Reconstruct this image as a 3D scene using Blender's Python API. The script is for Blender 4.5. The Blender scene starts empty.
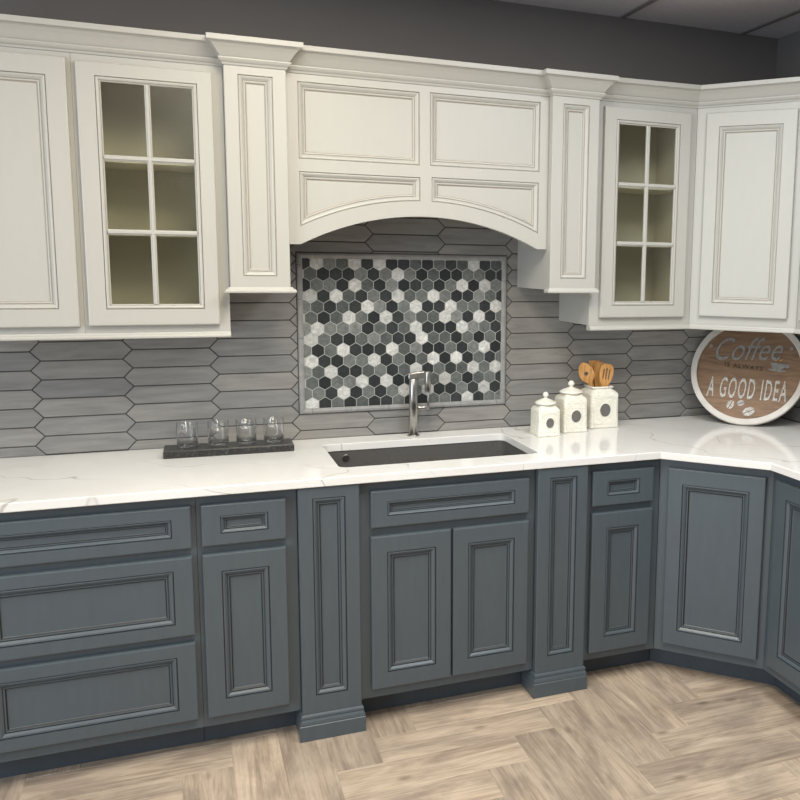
import bpy, bmesh, math, random
from mathutils import Vector, Matrix
from mathutils.geometry import tessellate_polygon
random.seed(7)
sc = bpy.context.scene
COL = sc.collection
PI = math.pi
R2 = math.sqrt(2)

# ------------------------------------------------------------------ colour / material helpers
def lin(r, g, b):
    f = lambda c: (c/255/12.92) if c/255 <= .04045 else ((c/255+.055)/1.055)**2.4
    return (f(r), f(g), f(b), 1)

class Mat:
    """small node-graph helper"""
    def __init__(s, name, rough=.5, metal=0, spec=.5):
        s.m = bpy.data.materials.new(name); s.m.use_nodes = True
        s.nt = s.m.node_tree; s.b = s.nt.nodes['Principled BSDF']
        s.b.inputs['Roughness'].default_value = rough
        s.b.inputs['Metallic'].default_value = metal
        s.b.inputs['Specular IOR Level'].default_value = spec
    def n(s, typ, **kw):
        nd = s.nt.nodes.new(typ)
        for k, v in kw.items():
            if hasattr(nd, k): setattr(nd, k, v)
            else: nd.inputs[k.replace('_', ' ')].default_value = v
        return nd
    def l(s, a, b): s.nt.links.new(a, b)
    def coord(s, scale=(1, 1, 1), rot=(0, 0, 0), kind='Object'):
        tc = s.n('ShaderNodeTexCoord'); mp = s.n('ShaderNodeMapping')
        mp.inputs['Scale'].default_value = scale; mp.inputs['Rotation'].default_value = rot
        s.l(tc.outputs[kind], mp.inputs['Vector']); return mp.outputs['Vector']
    def noise(s, vec, scale, detail=3, rough=.5, dist=0):
        nz = s.n('ShaderNodeTexNoise'); nz.inputs['Scale'].default_value = scale
        nz.inputs['Detail'].default_value = detail; nz.inputs['Roughness'].default_value = rough
        nz.inputs['Distortion'].default_value = dist
        if vec is not None: s.l(vec, nz.inputs['Vector'])
        return nz.outputs['Fac']
    def ramp(s, fac, stops):
        r = s.n('ShaderNodeValToRGB'); e = r.color_ramp.elements
        while len(e) < len(stops): e.new(.5)
        for el, (p, c) in zip(e, stops): el.position = p; el.color = c if len(c) == 4 else (*c, 1)
        s.l(fac, r.inputs['Fac']); return r.outputs['Color']
    def mix(s, fac, a, b, mode='MIX'):
        mx = s.n('ShaderNodeMix', data_type='RGBA', blend_type=mode)
        for sock, v in ((mx.inputs[0], fac), (mx.inputs[6], a), (mx.inputs[7], b)):
            if hasattr(v, 'is_output') or isinstance(v, bpy.types.NodeSocket): s.l(v, sock)
            else: sock.default_value = v
        return mx.outputs[2]
    def bump(s, h, strength=.2, dist=.002):
        bp = s.n('ShaderNodeBump'); bp.inputs['Strength'].default_value = strength; bp.inputs['Distance'].default_value = dist
        s.l(h, bp.inputs['Height']); s.l(bp.outputs['Normal'], s.b.inputs['Normal'])
    def color(s, c):
        if isinstance(c, bpy.types.NodeSocket): s.l(c, s.b.inputs['Base Color'])
        else: s.b.inputs['Base Color'].default_value = c

def plain(name, rgb, rough=.5, metal=0, var=.04, scale=6, bump=0, bscale=200, spec=.5):
    M = Mat(name, rough, metal, spec)
    v = M.coord()
    c = lin(*rgb)
    f = M.noise(v, scale, 4)
    lo = tuple(x*(1-var) for x in c[:3]) + (1,); hi = tuple(min(1, x*(1+var)) for x in c[:3]) + (1,)
    M.color(M.ramp(f, [(.3, lo), (.7, hi)]))
    if bump: M.bump(M.noise(v, bscale, 2), bump, .001)
    return M.m

# painted cabinet wood: faint brushed vertical variation
def paint(name, rgb, rough, var=.05):
    M = Mat(name, rough)
    v = M.coord((9, 9, 1.5))
    f = M.noise(v, 5, 5, .6)
    c = lin(*rgb)
    lo = tuple(x*(1-var) for x in c[:3]) + (1,); hi = tuple(min(1, x*(1+var)) for x in c[:3]) + (1,)
    M.color(M.ramp(f, [(.3, lo), (.7, hi)]))
    M.bump(M.noise(M.coord((60, 60, 8)), 6, 3), .05, .0006)
    return M.m

CREAM = paint('cream_paint', (180, 178, 171), .40, .012)
CREAM_GLAZE = plain('cream_glaze', (160, 152, 140), .5)
GREY = paint('grey_paint', (81, 90, 96), .32, .05)
GREY_GLAZE = plain('dark_glaze', (34, 35, 37), .5)
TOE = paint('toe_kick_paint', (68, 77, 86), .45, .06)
INNER = plain('cabinet_interior', (216, 212, 192), .6, var=.03)
CHROME = None

def m_quartz():
    M = Mat('white_quartz', .09, 0, .5)
    v = M.coord()
    # domain-warped thin veins
    n1 = M.n('ShaderNodeTexNoise'); n1.inputs['Scale'].default_value = 1.6; n1.inputs['Detail'].default_value = 4
    M.l(v, n1.inputs['Vector'])
    w = M.n('ShaderNodeTexWave', wave_type='BANDS', bands_direction='DIAGONAL')
    w.inputs['Scale'].default_value = .75; w.inputs['Distortion'].default_value = 9; w.inputs['Detail'].default_value = 4
    w.inputs['Detail Scale'].default_value = 1.3
    M.l(v, w.inputs['Vector'])
    vein = M.ramp(w.outputs['Fac'], [(0, (0, 0, 0)), (.475, (0, 0, 0)), (.5, (1, 1, 1)), (.525, (0, 0, 0))])
    patch = M.ramp(M.noise(v, 2.2, 3), [(.42, (0, 0, 0)), (.62, (1, 1, 1))])
    vm = M.mix(1.0, vein, patch, 'MULTIPLY')
    cloud = M.ramp(M.noise(v, 3, 5, .6), [(.3, lin(232, 230, 226)), (.75, lin(241, 240, 237))])
    M.color(M.mix(vm, cloud, lin(176, 170, 161)))
    return M.m

def m_picket():
    M = Mat('grey_picket_tile', .33)
    at = M.n('ShaderNodeAttribute', attribute_name='tone')
    v = M.coord((3, 30, 26), (0, .16, 0))
    # offset the streaks per tile
    ad = M.n('ShaderNodeVectorMath', operation='ADD')
    sc_ = M.n('ShaderNodeVectorMath', operation='SCALE'); sc_.inputs[3].default_value = 37
    M.l(at.outputs['Color'], sc_.inputs[0]); M.l(v, ad.inputs[0]); M.l(sc_.outputs[0], ad.inputs[1])
    streak = M.noise(ad.outputs[0], 1.7, 5, .62, .5)
    base = M.ramp(at.outputs['Fac'], [(0, lin(130, 129, 128)), (.5, lin(139, 137, 134)), (1, lin(148, 144, 139))])
    st = M.ramp(streak, [(.28, (.78, .78, .79)), (.52, (1, 1, 1)), (.78, (1.25, 1.23, 1.21))])
    M.color(M.mix(1.0, base, st, 'MULTIPLY'))
    M.bump(streak, .12, .001)
    return M.m

def m_hex():
    M = Mat('hex_marble', .3)
    at = M.n('ShaderNodeAttribute', attribute_name='tone')
    v = M.coord()
    ad = M.n('ShaderNodeVectorMath', operation='ADD')
    sc_ = M.n('ShaderNodeVectorMath', operation='SCALE'); sc_.inputs[3].default_value = 91
    M.l(at.outputs['Color'], sc_.inputs[0]); M.l(v, ad.inputs[0]); M.l(sc_.outputs[0], ad.inputs[1])
    f = M.noise(ad.outputs[0], 42, 6, .68, 1.5)
    base = M.ramp(at.outputs['Fac'], [(0, lin(40, 43, 44)), (.25, lin(54, 58, 58)), (.45, lin(86, 90, 88)), (.62, lin(113, 116, 113)), (.85, lin(186, 186, 182)), (1, lin(206, 205, 201))])
    st = M.ramp(f, [(.28, (.62, .63, .64)), (.5, (1, 1, 1)), (.72, (1.42, 1.41, 1.38))])
    M.color(M.mix(1.0, base, st, 'MULTIPLY'))
    return M.m

def m_floor():
    M = Mat('wood_plank_porcelain', .42)
    at = M.n('ShaderNodeAttribute', attribute_name='tone')
    uv = M.n('ShaderNodeUVMap')
    def gr(sx, sy, sc_, det, dist):
        mp = M.n('ShaderNodeMapping'); mp.inputs['Scale'].default_value = (sx, sy, 1); M.l(uv.outputs['UV'], mp.inputs['Vector'])
        return M.noise(mp.outputs['Vector'], sc_, det, .65, dist)
    ga, gb = gr(1.6, 12, 1.5, 6, 1.2), gr(2.0, 50, 2.0, 5, .35)
    mm = M.n('ShaderNodeMath', operation='MULTIPLY_ADD'); mm.inputs[1].default_value = .42
    m2 = M.n('ShaderNodeMath', operation='MULTIPLY'); m2.inputs[1].default_value = .58
    M.l(ga, m2.inputs[0]); M.l(gb, mm.inputs[0]); M.l(m2.outputs[0], mm.inputs[2]); g = mm.outputs[0]
    mp2 = M.n('ShaderNodeMapping'); mp2.inputs['Scale'].default_value = (3, 6, 1)
    M.l(uv.outputs['UV'], mp2.inputs['Vector'])
    blot = M.noise(mp2.outputs['Vector'], 1.3, 5, .6, .6)
    wood = M.ramp(g, [(.3, lin(138, 119, 104)), (.44, lin(182, 163, 143)), (.53, lin(204, 185, 163)), (.68, lin(222, 205, 184))])
    grey = M.ramp(g, [(.3, lin(128, 113, 101)), (.48, lin(168, 151, 135)), (.68, lin(200, 183, 164))])
    bf = M.ramp(blot, [(.42, (0, 0, 0)), (.62, (1, 1, 1))])
    c = M.mix(bf, wood, grey)
    # knots
    vo = M.n('ShaderNodeTexVoronoi'); vo.inputs['Scale'].default_value = 1.0
    mp3 = M.n('ShaderNodeMapping'); mp3.inputs['Scale'].default_value = (3.6, 7.5, 1)
    M.l(uv.outputs['UV'], mp3.inputs['Vector']); M.l(mp3.outputs['Vector'], vo.inputs['Vector'])
    kn = M.ramp(vo.outputs['Distance'], [(.03, (1, 1, 1)), (.13, (0, 0, 0))])
    c = M.mix(M.mix(1, kn, (.6, .6, .6, 1), 'MULTIPLY'), c, lin(92, 76, 64))
    tone = M.ramp(at.outputs['Fac'], [(0, (.74, .73, .73)), (.5, (.92, .91, .90)), (1, (1.06, 1.04, 1.01))])
    M.color(M.mix(1.0, c, tone, 'MULTIPLY'))
    M.bump(g, .15, .001)
    return M.m

def m_glass(name, tint, gloss, bump=0, bscale=60, rough=.02, base=.045):
    m = bpy.data.materials.new(name); m.use_nodes = True; nt = m.node_tree; nt.nodes.clear()
    o = nt.nodes.new('ShaderNodeOutputMaterial'); mx = nt.nodes.new('ShaderNodeMixShader')
    t = nt.nodes.new('ShaderNodeBsdfTransparent'); t.inputs[0].default_value = tint
    g = nt.nodes.new('ShaderNodeBsdfGlossy'); g.inputs['Roughness'].default_value = rough
    lw = nt.nodes.new('ShaderNodeLayerWeight'); fr = nt.nodes.new('ShaderNodeMath'); fr.operation = 'POWER'; fr.inputs[1].default_value = 3.5; nt.links.new(lw.outputs['Facing'], fr.inputs[0])
    ml = nt.nodes.new('ShaderNodeMath'); ml.operation = 'MULTIPLY_ADD'; ml.inputs[1].default_value = gloss; ml.inputs[2].default_value = base
    nt.links.new(fr.outputs[0], ml.inputs[0]); nt.links.new(ml.outputs[0], mx.inputs[0])
    nt.links.new(t.outputs[0], mx.inputs[1]); nt.links.new(g.outputs[0], mx.inputs[2]); nt.links.new(mx.outputs[0], o.inputs[0])
    if bump:
        tc = nt.nodes.new('ShaderNodeTexCoord'); nz = nt.nodes.new('ShaderNodeTexNoise'); nz.inputs['Scale'].default_value = bscale
        nz.inputs['Detail'].default_value = 3
        bp = nt.nodes.new('ShaderNodeBump'); bp.inputs['Strength'].default_value = bump; bp.inputs['Distance'].default_value = .004
        nt.links.new(tc.outputs['Object'], nz.inputs['Vector']); nt.links.new(nz.outputs['Fac'], bp.inputs['Height'])
        nt.links.new(bp.outputs['Normal'], g.inputs['Normal']); nt.links.new(bp.outputs['Normal'], lw.inputs['Normal'])
    return m

def m_clear():
    M = Mat('clear_glass', .02)
    M.b.inputs['Transmission Weight'].default_value = 1; M.b.inputs['IOR'].default_value = 1.45
    M.color((.97, .98, .98, 1)); return M.m

def m_bamboo():
    M = Mat('bamboo_wood', .45)
    f = M.noise(M.coord((40, 40, 4)), 2.5, 4, .6)
    M.color(M.ramp(f, [(.3, lin(184, 126, 66)), (.7, lin(222, 172, 106))])); return M.m

def m_signwood():
    M = Mat('brown_sign_board', .6)
    f = M.noise(M.coord((3, 22, 22)), 2.5, 6, .65, .6)
    M.color(M.ramp(f, [(.25, lin(98, 76, 60)), (.5, lin(134, 106, 82)), (.8, lin(158, 128, 100))])); return M.m

def m_granite():
    M = Mat('dark_granite', .3)
    f = M.noise(M.coord(), 130, 4, .8)
    M.color(M.ramp(f, [(.35, lin(26, 26, 28)), (.55, lin(50, 49, 49)), (.72, lin(120, 116, 112))])); return M.m

def m_sinkstone():
    M = Mat('dark_sink_composite', .3)
    f = M.noise(M.coord(), 300, 2)
    M.color(M.ramp(f, [(.35, lin(84, 82, 80)), (.65, lin(104, 102, 100))])); return M.m

def m_steel(name, rgb, rough):
    M = Mat(name, rough, 1)
    f = M.noise(M.coord((300, 300, 4)), 2, 2)
    c = lin(*rgb)
    M.color(M.ramp(f, [(.3, tuple(x*.93 for x in c[:3])), (.7, c)])); return M.m

def m_ceramic():
    M = Mat('cream_ceramic', .22)
    M.color(M.ramp(M.noise(M.coord(), 30, 3), [(.3, lin(232, 228, 214)), (.7, lin(240, 237, 225))]))
    v = M.coord()
    vo = M.n('ShaderNodeTexVoronoi', feature='SMOOTH_F1'); vo.inputs['Scale'].default_value = 75
    nz = M.n('ShaderNodeTexNoise'); nz.inputs['Scale'].default_value = 40; M.l(v, nz.inputs['Vector'])
    M.l(nz.outputs['Color'], vo.inputs['Vector'])
    ww = M.n('ShaderNodeTexWave', wave_type='RINGS'); ww.inputs['Scale'].default_value = 16; ww.inputs['Distortion'].default_value = 14
    ww.inputs['Detail Scale'].default_value = 2.5
    M.l(v, ww.inputs['Vector'])
    M.bump(ww.outputs['Fac'], .6, .0028); return M.m

QUARTZ = m_quartz(); PICKET = m_picket(); HEX = m_hex(); FLOOR = m_floor()
GROUT_DARK = plain('dark_grout', (66, 64, 63), .8); GROUT_LIGHT = plain('light_grout', (178, 178, 174), .8)
GROUT_FLOOR = plain('floor_grout', (196, 181, 162), .8)
LINER = plain('grey_pencil_liner', (150, 149, 147), .3, var=.12, scale=30)
SEEDY = m_glass('seedy_glass', (.90, .90, .87, 1), .45, .22, 150)
CLEAR = m_clear(); TUMBLER = m_glass('thin_tumbler_glass', (.97, .975, .975, 1), .8, .5, 45, .05)
CUTGLASS = m_glass('cut_glass', (.93, .94, .95, 1), 1.0, 1.0, 90, .05, .16)
BAMBOO = m_bamboo(); SIGNWOOD = m_signwood(); GRANITE = m_granite(); SINK = m_sinkstone()
STEEL = m_steel('brushed_steel', (186, 183, 178), .3)
CERAMIC = m_ceramic()
CERAMIC_SMOOTH = plain('cream_ceramic_smooth', (236, 232, 219), .2, var=.01)
MEDAL = plain('dark_medallion', (104, 101, 98), .6, var=.4, scale=240, bump=.4, bscale=260)
WHITEWASH = plain('whitewashed_rim', (212, 206, 198), .55, var=.07, scale=20)
TIN = plain('galvanised_lettering', (150, 150, 148), .42, .25, var=.2, scale=60)
WHITE_LETTER = plain('white_lettering', (188, 184, 178), .5, var=.5, scale=110)
DARK_LETTER = plain('dark_lettering', (60, 46, 38), .6)
WALL = plain('charcoal_wall_paint', (107, 103, 101), .7, var=.02, bump=.05)
WALL_R = WALL
CEIL = plain('grey_ceiling_tile', (196, 192, 196), .85, var=.05, scale=40, bump=.1)
CEIL_BAR = plain('grey_ceiling_bar', (122, 118, 118), .6)

# ------------------------------------------------------------------ mesh helpers
class M_:
    def __init__(s): s.v = []; s.f = []; s.m = []; s.sm = []
    def add(s, verts, faces, mat=0, smooth=False):
        o = len(s.v); s.v += [tuple(p) for p in verts]
        for f in faces:
            s.f.append(tuple(i+o for i in f)); s.m.append(mat); s.sm.append(smooth)
        return s
    def box(s, x0, x1, y0, y1, z0, z1, mat=0):
        v = [(x, y, z) for z in (z0, z1) for y in (y0, y1) for x in (x0, x1)]
        return s.add(v, [(0, 2, 3, 1), (4, 5, 7, 6), (0, 1, 5, 4), (2, 6, 7, 3), (0, 4, 6, 2), (1, 3, 7, 5)], mat)
    def prism(s, poly, z0, z1, mat=0):       # poly in xy, CCW
        n = len(poly)
        v = [(x, y, z0) for x, y in poly] + [(x, y, z1) for x, y in poly]
        f = [tuple(range(n-1, -1, -1)), tuple(range(n, 2*n))] + [(i, (i+1) % n, n+(i+1) % n, n+i) for i in range(n)]
        return s.add(v, f, mat)
    def loops(s, rings, mats, cap0=False, cap1=False, smooth=False, capmat0=0, capmat1=0):
        """rings: list of equal-length closed loops of 3D points"""
        n = len(rings[0]); o = len(s.v)
        for r in rings: s.v += [tuple(p) for p in r]
        for k in range(len(rings)-1):
            for i in range(n):
                j = (i+1) % n
                s.f.append((o+k*n+i, o+k*n+j, o+(k+1)*n+j, o+(k+1)*n+i)); s.m.append(mats[k] if isinstance(mats, (list, tuple)) else mats); s.sm.append(smooth)
        if cap0: s._cap([o+i for i in range(n)][::-1], capmat0)
        if cap1: s._cap([o+(len(rings)-1)*n+i for i in range(n)], capmat1)
        return s
    def _cap(s, idx, mat):
        if len(idx) == 4: s.f.append(tuple(idx)); s.m.append(mat); s.sm.append(False); return
        pts = [Vector(s.v[i]) for i in idx]
        for t in tessellate_polygon([pts]):
            s.f.append(tuple(idx[i] for i in t)); s.m.append(mat); s.sm.append(False)
    def lathe(s, prof, cx, cy, n=32, mat=0, smooth=True, cap0=True, cap1=True):
        rings = [[(cx+r*math.cos(2*PI*i/n), cy+r*math.sin(2*PI*i/n), z) for i in range(n)] for r, z in prof]
        return s.loops(rings, mat, cap0, cap1, smooth, mat, mat)
    def tube(s, a, b, r, n=16, mat=0, r2=None):
        a, b = Vector(a), Vector(b); d = (b-a).normalized()
        u = d.orthogonal().normalized(); w = d.cross(u)
        r2 = r if r2 is None else r2
        mk = lambda c, rr: [c+rr*(math.cos(2*PI*i/n)*u+math.sin(2*PI*i/n)*w) for i in range(n)]
        e = min(r, r2)*.12
        return s.loops([mk(a, r-e), mk(a+d*e, r), mk(b-d*e, r2), mk(b, r2-e)], mat, True, True, True, mat, mat)
    def build(s, name, mats, parent=None, off=None, recalc=True, bevel=0):
        me = bpy.data.meshes.new(name)
        off = Vector(off) if off else Vector((0, 0, 0))
        me.from_pydata([tuple(Vector(p)-off) for p in s.v], [], s.f)
        for m in (mats if isinstance(mats, (list, tuple)) else [mats]): me.materials.append(m)
        for p, mi, sm in zip(me.polygons, s.m, s.sm): p.material_index = mi; p.use_smooth = sm
        if recalc:
            b = bmesh.new(); b.from_mesh(me); bmesh.ops.recalc_face_normals(b, faces=b.faces); b.to_mesh(me); b.free()
        o = bpy.data.objects.new(name, me); COL.objects.link(o)
        o.location = off
        if parent: o.parent = parent
        if bevel:
            md = o.modifiers.new('bevel', 'BEVEL'); md.width = bevel; md.segments = 2; md.limit_method = 'ANGLE'; md.angle_limit = .7
        return o

def tag(o, label, cat, group=None):
    o['label'] = label; o['category'] = cat
    if group: o['group'] = group
    return o
def thing(name, label, cat, loc=(0, 0, 0), rz=0, group=None):
    o = bpy.data.objects.new(name, None); COL.objects.link(o); o.empty_display_size = .1
    o.location = loc; o.rotation_euler = (0, 0, rz)
    return tag(o, label, cat, group)
def struct(o): o['kind'] = 'structure'; return o

def inset(poly, d):
    """offset a CCW polygon inwards by d (d may be (dx,dz) for axis-aligned rects)"""
    n = len(poly); out = []
    for i in range(n):
        p0, p1, p2 = Vector(poly[i-1]), Vector(poly[i]), Vector(poly[(i+1) % n])
        e1 = (p1-p0).normalized(); e2 = (p2-p1).normalized()
        n1 = Vector((-e1.y, e1.x)); n2 = Vector((-e2.y, e2.x))
        if isinstance(d, tuple):
            q = p1+Vector((n1.x*d[0]+n2.x*d[0] if abs(n1.x)+abs(n2.x) > 0 else 0, n1.y*d[1]+n2.y*d[1]))
        else:
            k = 1+n1.dot(n2)
            q = p1+(n1+n2)*(d/k) if k > 1e-6 else p1+n1*d
        out.append((q.x, q.y))
    return out
def rect(x0, x1, z0, z1): return [(x0, z0), (x1, z0), (x1, z1), (x0, z1)]
def at_y(poly, y): return [(x, y, z) for x, z in poly]

# panel profile: (inset from opening, depth behind the frame front, glaze?)
PROFILE = [(0, .0045, 1), (.0020, .0050, 1), (.0032, .0022, 0), (.0058, .0012, 0), (.0095, .0028, 0), (.0160, .0085, 0), (.0172, .0110, 1),
           (.0188, .0110, 0), (.0198, .0082, 0), (.0230, .0088, 0), (.0268, .0128, 1), (.0284, .0140, 0)]
def moulded_panel(name, poly, yf, mats, parent, back=.0185, k=1.0):
    """recessed flat panel with a stepped moulding round it; yf = y of the frame's front"""
    m = M_()
    rings = [at_y(poly, yf+back)]; mi = []
    for d, h, g in PROFILE:
        rings.append(at_y(inset(poly, d*k), yf+h)); mi.append(1 if g else 0)
    mi[0] = 1
    m.loops(rings, mi, True, True)
    return m.build(name, mats, parent)
def slab_frame(name, outer, inner, yf, yb, mats, parent, ease=.0035):
    """door or drawer front: board with eased edges, opening left for the panel"""
    m = M_()
    rings = [at_y(inner, yb), at_y(outer, yb), at_y(outer, yf+ease*1.3), at_y(inset(outer, ease*.45), yf+ease*.35), at_y(inset(outer, ease*1.3), yf), at_y(inner, yf), at_y(inner, yb)]
    m.loops(rings, 0)
    return m.build(name, mats, parent)
def front(kind, x0, x1, z0, z1, sx, sz, mats, parent, t=.020):
    o = slab_frame(kind, rect(x0, x1, z0, z1), rect(x0+sx, x1-sx, z0+sz, z1-sz), -t, -.0005, mats, parent)
    moulded_panel('panel', rect(x0+sx, x1-sx, z0+sz, z1-sz), -t, mats, o, k=.72 if z1-z0 < .2 else 1.0)
    return o
GM = [GREY, GREY_GLAZE]; CM = [CREAM, CREAM_GLAZE]

def sweep(pts, prof, i0, i1, m, mat=0, dz=None):
    """profile (offset to the right of travel, z) swept along plan polyline pts, only segments i0..i1, mitred"""
    n = len(pts); dirs = [(Vector(pts[i+1])-Vector(pts[i])).normalized() for i in range(n-1)]
    rings = []
    for i in range(i0, i1+2):
        a = dirs[max(i-1, 0)]; b = dirs[min(i, n-2)]
        na = Vector((a.y, -a.x)); nb = Vector((b.y, -b.x)); k = 1+na.dot(nb)
        mv = (na+nb)/k
        rings.append([(pts[i][0]+mv.x*o, pts[i][1]+mv.y*o, z+(dz[i] if dz else 0)) for o, z in prof])
    m.loops(rings, mat, True, True)
    return m
CROWN = [(0, 2.258), (.004, 2.258), (.006, 2.264), (.010, 2.267), (.013, 2.270), (.0170, 2.2765), (.0165, 2.280), (.0105, 2.2815), (.0135, 2.285), (.020, 2.294), (.029, 2.306), (.039, 2.317), (.045, 2.321), (.0515, 2.323), (.0530, 2.325), (.0530, 2.3405), (0, 2.3405)]
RDZ = [.007, .011, .019, .019]      # the right-hand crown runs slightly uphill
def RAIL(z0): return [(0, z0+.020), (.007, z0+.020), (.009, z0+.014), (.014, z0+.012), (.018, z0+.006), (.017, z0+.001), (.014, z0), (-.018, z0), (-.018, z0+.020)]

# ------------------------------------------------------------------ measured layout (metres; back wall tile face at y=0, floor z=0)
FY = -.6136            # base cabinet face
UY = -.2974            # upper cabinet face
XR = 2.3005            # right wall tile face
ZC = .9135             # counter top
CEILZ = 2.6777

# ------------------------------------------------------------------ setting
def herringbone():
    W, L = .1525, .61; g = .0016
    m = M_(); tones = []; uvs = []
    grout = M_()
    V0 = Vector((.838, -.711)); H0 = Vector((.228, -.711))
    X0, X1, Y0, Y1 = -3.2, 2.4, -6.0, .02
    planks = []
    for a in range(-70, 70):
        for b in range(-30, 30):
            t = Vector((a*W+5*b*W, a*W-3*b*W))
            p = V0+t; planks.append((p.x, p.y-L, p.x+W, p.y, 1))
            p = H0+t; planks.append((p.x, p.y-W, p.x+L, p.y, 0))
    for x0, y0, x1, y1, v in planks:
        if x1 < X0 or x0 > X1 or y1 < Y0 or y0 > Y1: continue
        m.add([(x0+g, y0+g, 0), (x1-g, y0+g, 0), (x1-g, y1-g, 0), (x0+g, y1-g, 0), (x0, y0, -.002), (x1, y0, -.002), (x1, y1, -.002), (x0, y1, -.002)],
              [(0, 1, 2, 3), (4, 5, 1, 0), (5, 6, 2, 1), (6, 7, 3, 2), (7, 4, 0, 3)], 0)
        ton = random.random(); ou, ov = random.random()*50, random.random()*50
        for f in m.f[-5:]:
            tones.append(ton)
            for vi in f:
                q = m.v[vi]
                uvs.append((q[1]+ou, q[0]+ov) if v else (q[0]+ou, q[1]+ov))
    nf = len(m.f)
    m.add([(X0, Y0, -.0015), (X1, Y0, -.0015), (X1, Y1, -.0015), (X0, Y1, -.0015)], [(0, 1, 2, 3)], 1)
    tones.append(.5); uvs += [(0, 0)]*4
    m.add([(X0, Y0, -.05), (X0, Y1, -.05), (X1, Y1, -.05), (X1, Y0, -.05)], [(0, 1, 2, 3)], 1)
    tones.append(.5); uvs += [(0, 0)]*4
    o = m.build('floor', [FLOOR, GROUT_FLOOR], recalc=False)
    at = o.data.attributes.new('tone', 'FLOAT', 'FACE'); at.data.foreach_set('value', tones)
    ul = o.data.uv_layers.new(name='UVMap')
    for i, uvv in enumerate(uvs): ul.data[i].uv = uvv
    return struct(o)
herringbone()
struct(M_().box(-3.2, XR+.14, .010, .13, -.05, CEILZ+.1).build('wall_back', WALL))
struct(M_().box(XR+.010, XR+.14, -6, .010, -.05, CEILZ+.1).build('wall_right', WALL_R))
cm = M_()
cm.box(-3.2, XR+.14, -6, .13, CEILZ+.004, CEILZ+.12, 0)
struct(cm.build('ceiling', [CEIL]))
cb = M_()
for k in range(-8, 2):
    x = 1.482+.620*k
    cb.box(x-.012, x+.012, -6, .009, CEILZ-.002, CEILZ+.0035)
for k in range(0, 5):
    y = -.62-1.22*k
    cb.box(-3.2, XR, y-.012, y+.012, CEILZ-.0015, CEILZ+.0035)
struct(cb.build('trim_1', [CEIL_BAR]))

# tile field -------------------------------------------------------
def clip(poly, ax, val, keep_greater):
    out = []
    n = len(poly)
    for i in range(n):
        a, b = poly[i], poly[(i+1) % n]
        ina = (a[ax] >= val) == keep_greater or a[ax] == val; inb = (b[ax] >= val) == keep_greater or b[ax] == val
        if ina: out.append(a)
        if ina != inb:
            t = (val-a[ax])/(b[ax]-a[ax]); out.append((a[0]+t*(b[0]-a[0]), a[1]+t*(b[1]-a[1])))
    return out
def picket_field(u0, u1, zlo, zhi, ustart, to3, name, label):
    P, TIP, RP = .2985, .0325, .0680
    g = .0021
    m = M_(); tones = []
    for c in range(-3, 12):
        xa = ustart+c*P             # left tip
        base = 1.2550 if c % 2 == 0 else 1.2890
        for r in range(-7, 14):
            zb = base+r*RP; zm = zb+RP/2; zt = zb+RP
            k = g*1.3
            poly = [(xa+k, zm), (xa+TIP+g*.4, zb+g), (xa+P-g*.4, zb+g), (xa+P+TIP-k, zm), (xa+P-g*.4, zt-g), (xa+TIP+g*.4, zt-g)]
            for ax, v, kg in ((0, u0, True), (0, u1, False), (1, zlo, True), (1, zhi, False)):
                poly = clip(poly, ax, v, kg)
                if len(poly) < 3: break
            if len(poly) < 3: continue
            A = [p for i, p in enumerate(poly) if (Vector(p)-Vector(poly[i-1])).length > 1e-5]
            if len(A) < 3: continue
            area = sum(A[i-1][0]*A[i][1]-A[i][0]*A[i-1][1] for i in range(len(A)))
            if area < 2e-5: continue
            inn = inset(A, .0012)
            n0 = len(m.f)
            m.loops([[to3(u, z, .004) for u, z in A], [to3(u, z, .001) for u, z in A], [to3(u, z, 0) for u, z in inn]], 0, False, False)
            o = len(m.v)-len(A)
            m.f.append(tuple(o+i for i in range(len(A)))); m.m.append(0); m.sm.append(False)
            t = random.random(); tones += [t]*(len(m.f)-n0)
    q = [to3(u, z, .0022) for u, z in rect(u0, u1, zlo, zhi)] + [to3(u, z, .0095) for u, z in rect(u0, u1, zlo, zhi)]
    m.add(q, [(0, 1, 2, 3), (7, 6, 5, 4), (0, 4, 5, 1), (1, 5, 6, 2), (2, 6, 7, 3), (3, 7, 4, 0)], 1); tones += [.5]*6
    o = m.build(name, [PICKET, GROUT_DARK], recalc=False)
    at = o.data.attributes.new('tone', 'FLOAT', 'FACE'); at.data.foreach_set('value', tones)
    return tag(o, label, 'backsplash')
picket_field(-1.10, XR-.0005, ZC, 1.86, -.8325, lambda u, z, d: (u, d, z), 'tile_backsplash', 'grey elongated hexagon tile backsplash along the back wall behind the sink')
picket_field(0.0005, 1.68, ZC, 1.45, .115, lambda u, z, d: (XR+d, -u, z), 'tile_backsplash', 'grey elongated hexagon tile backsplash on the right wall behind the round sign')

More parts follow.
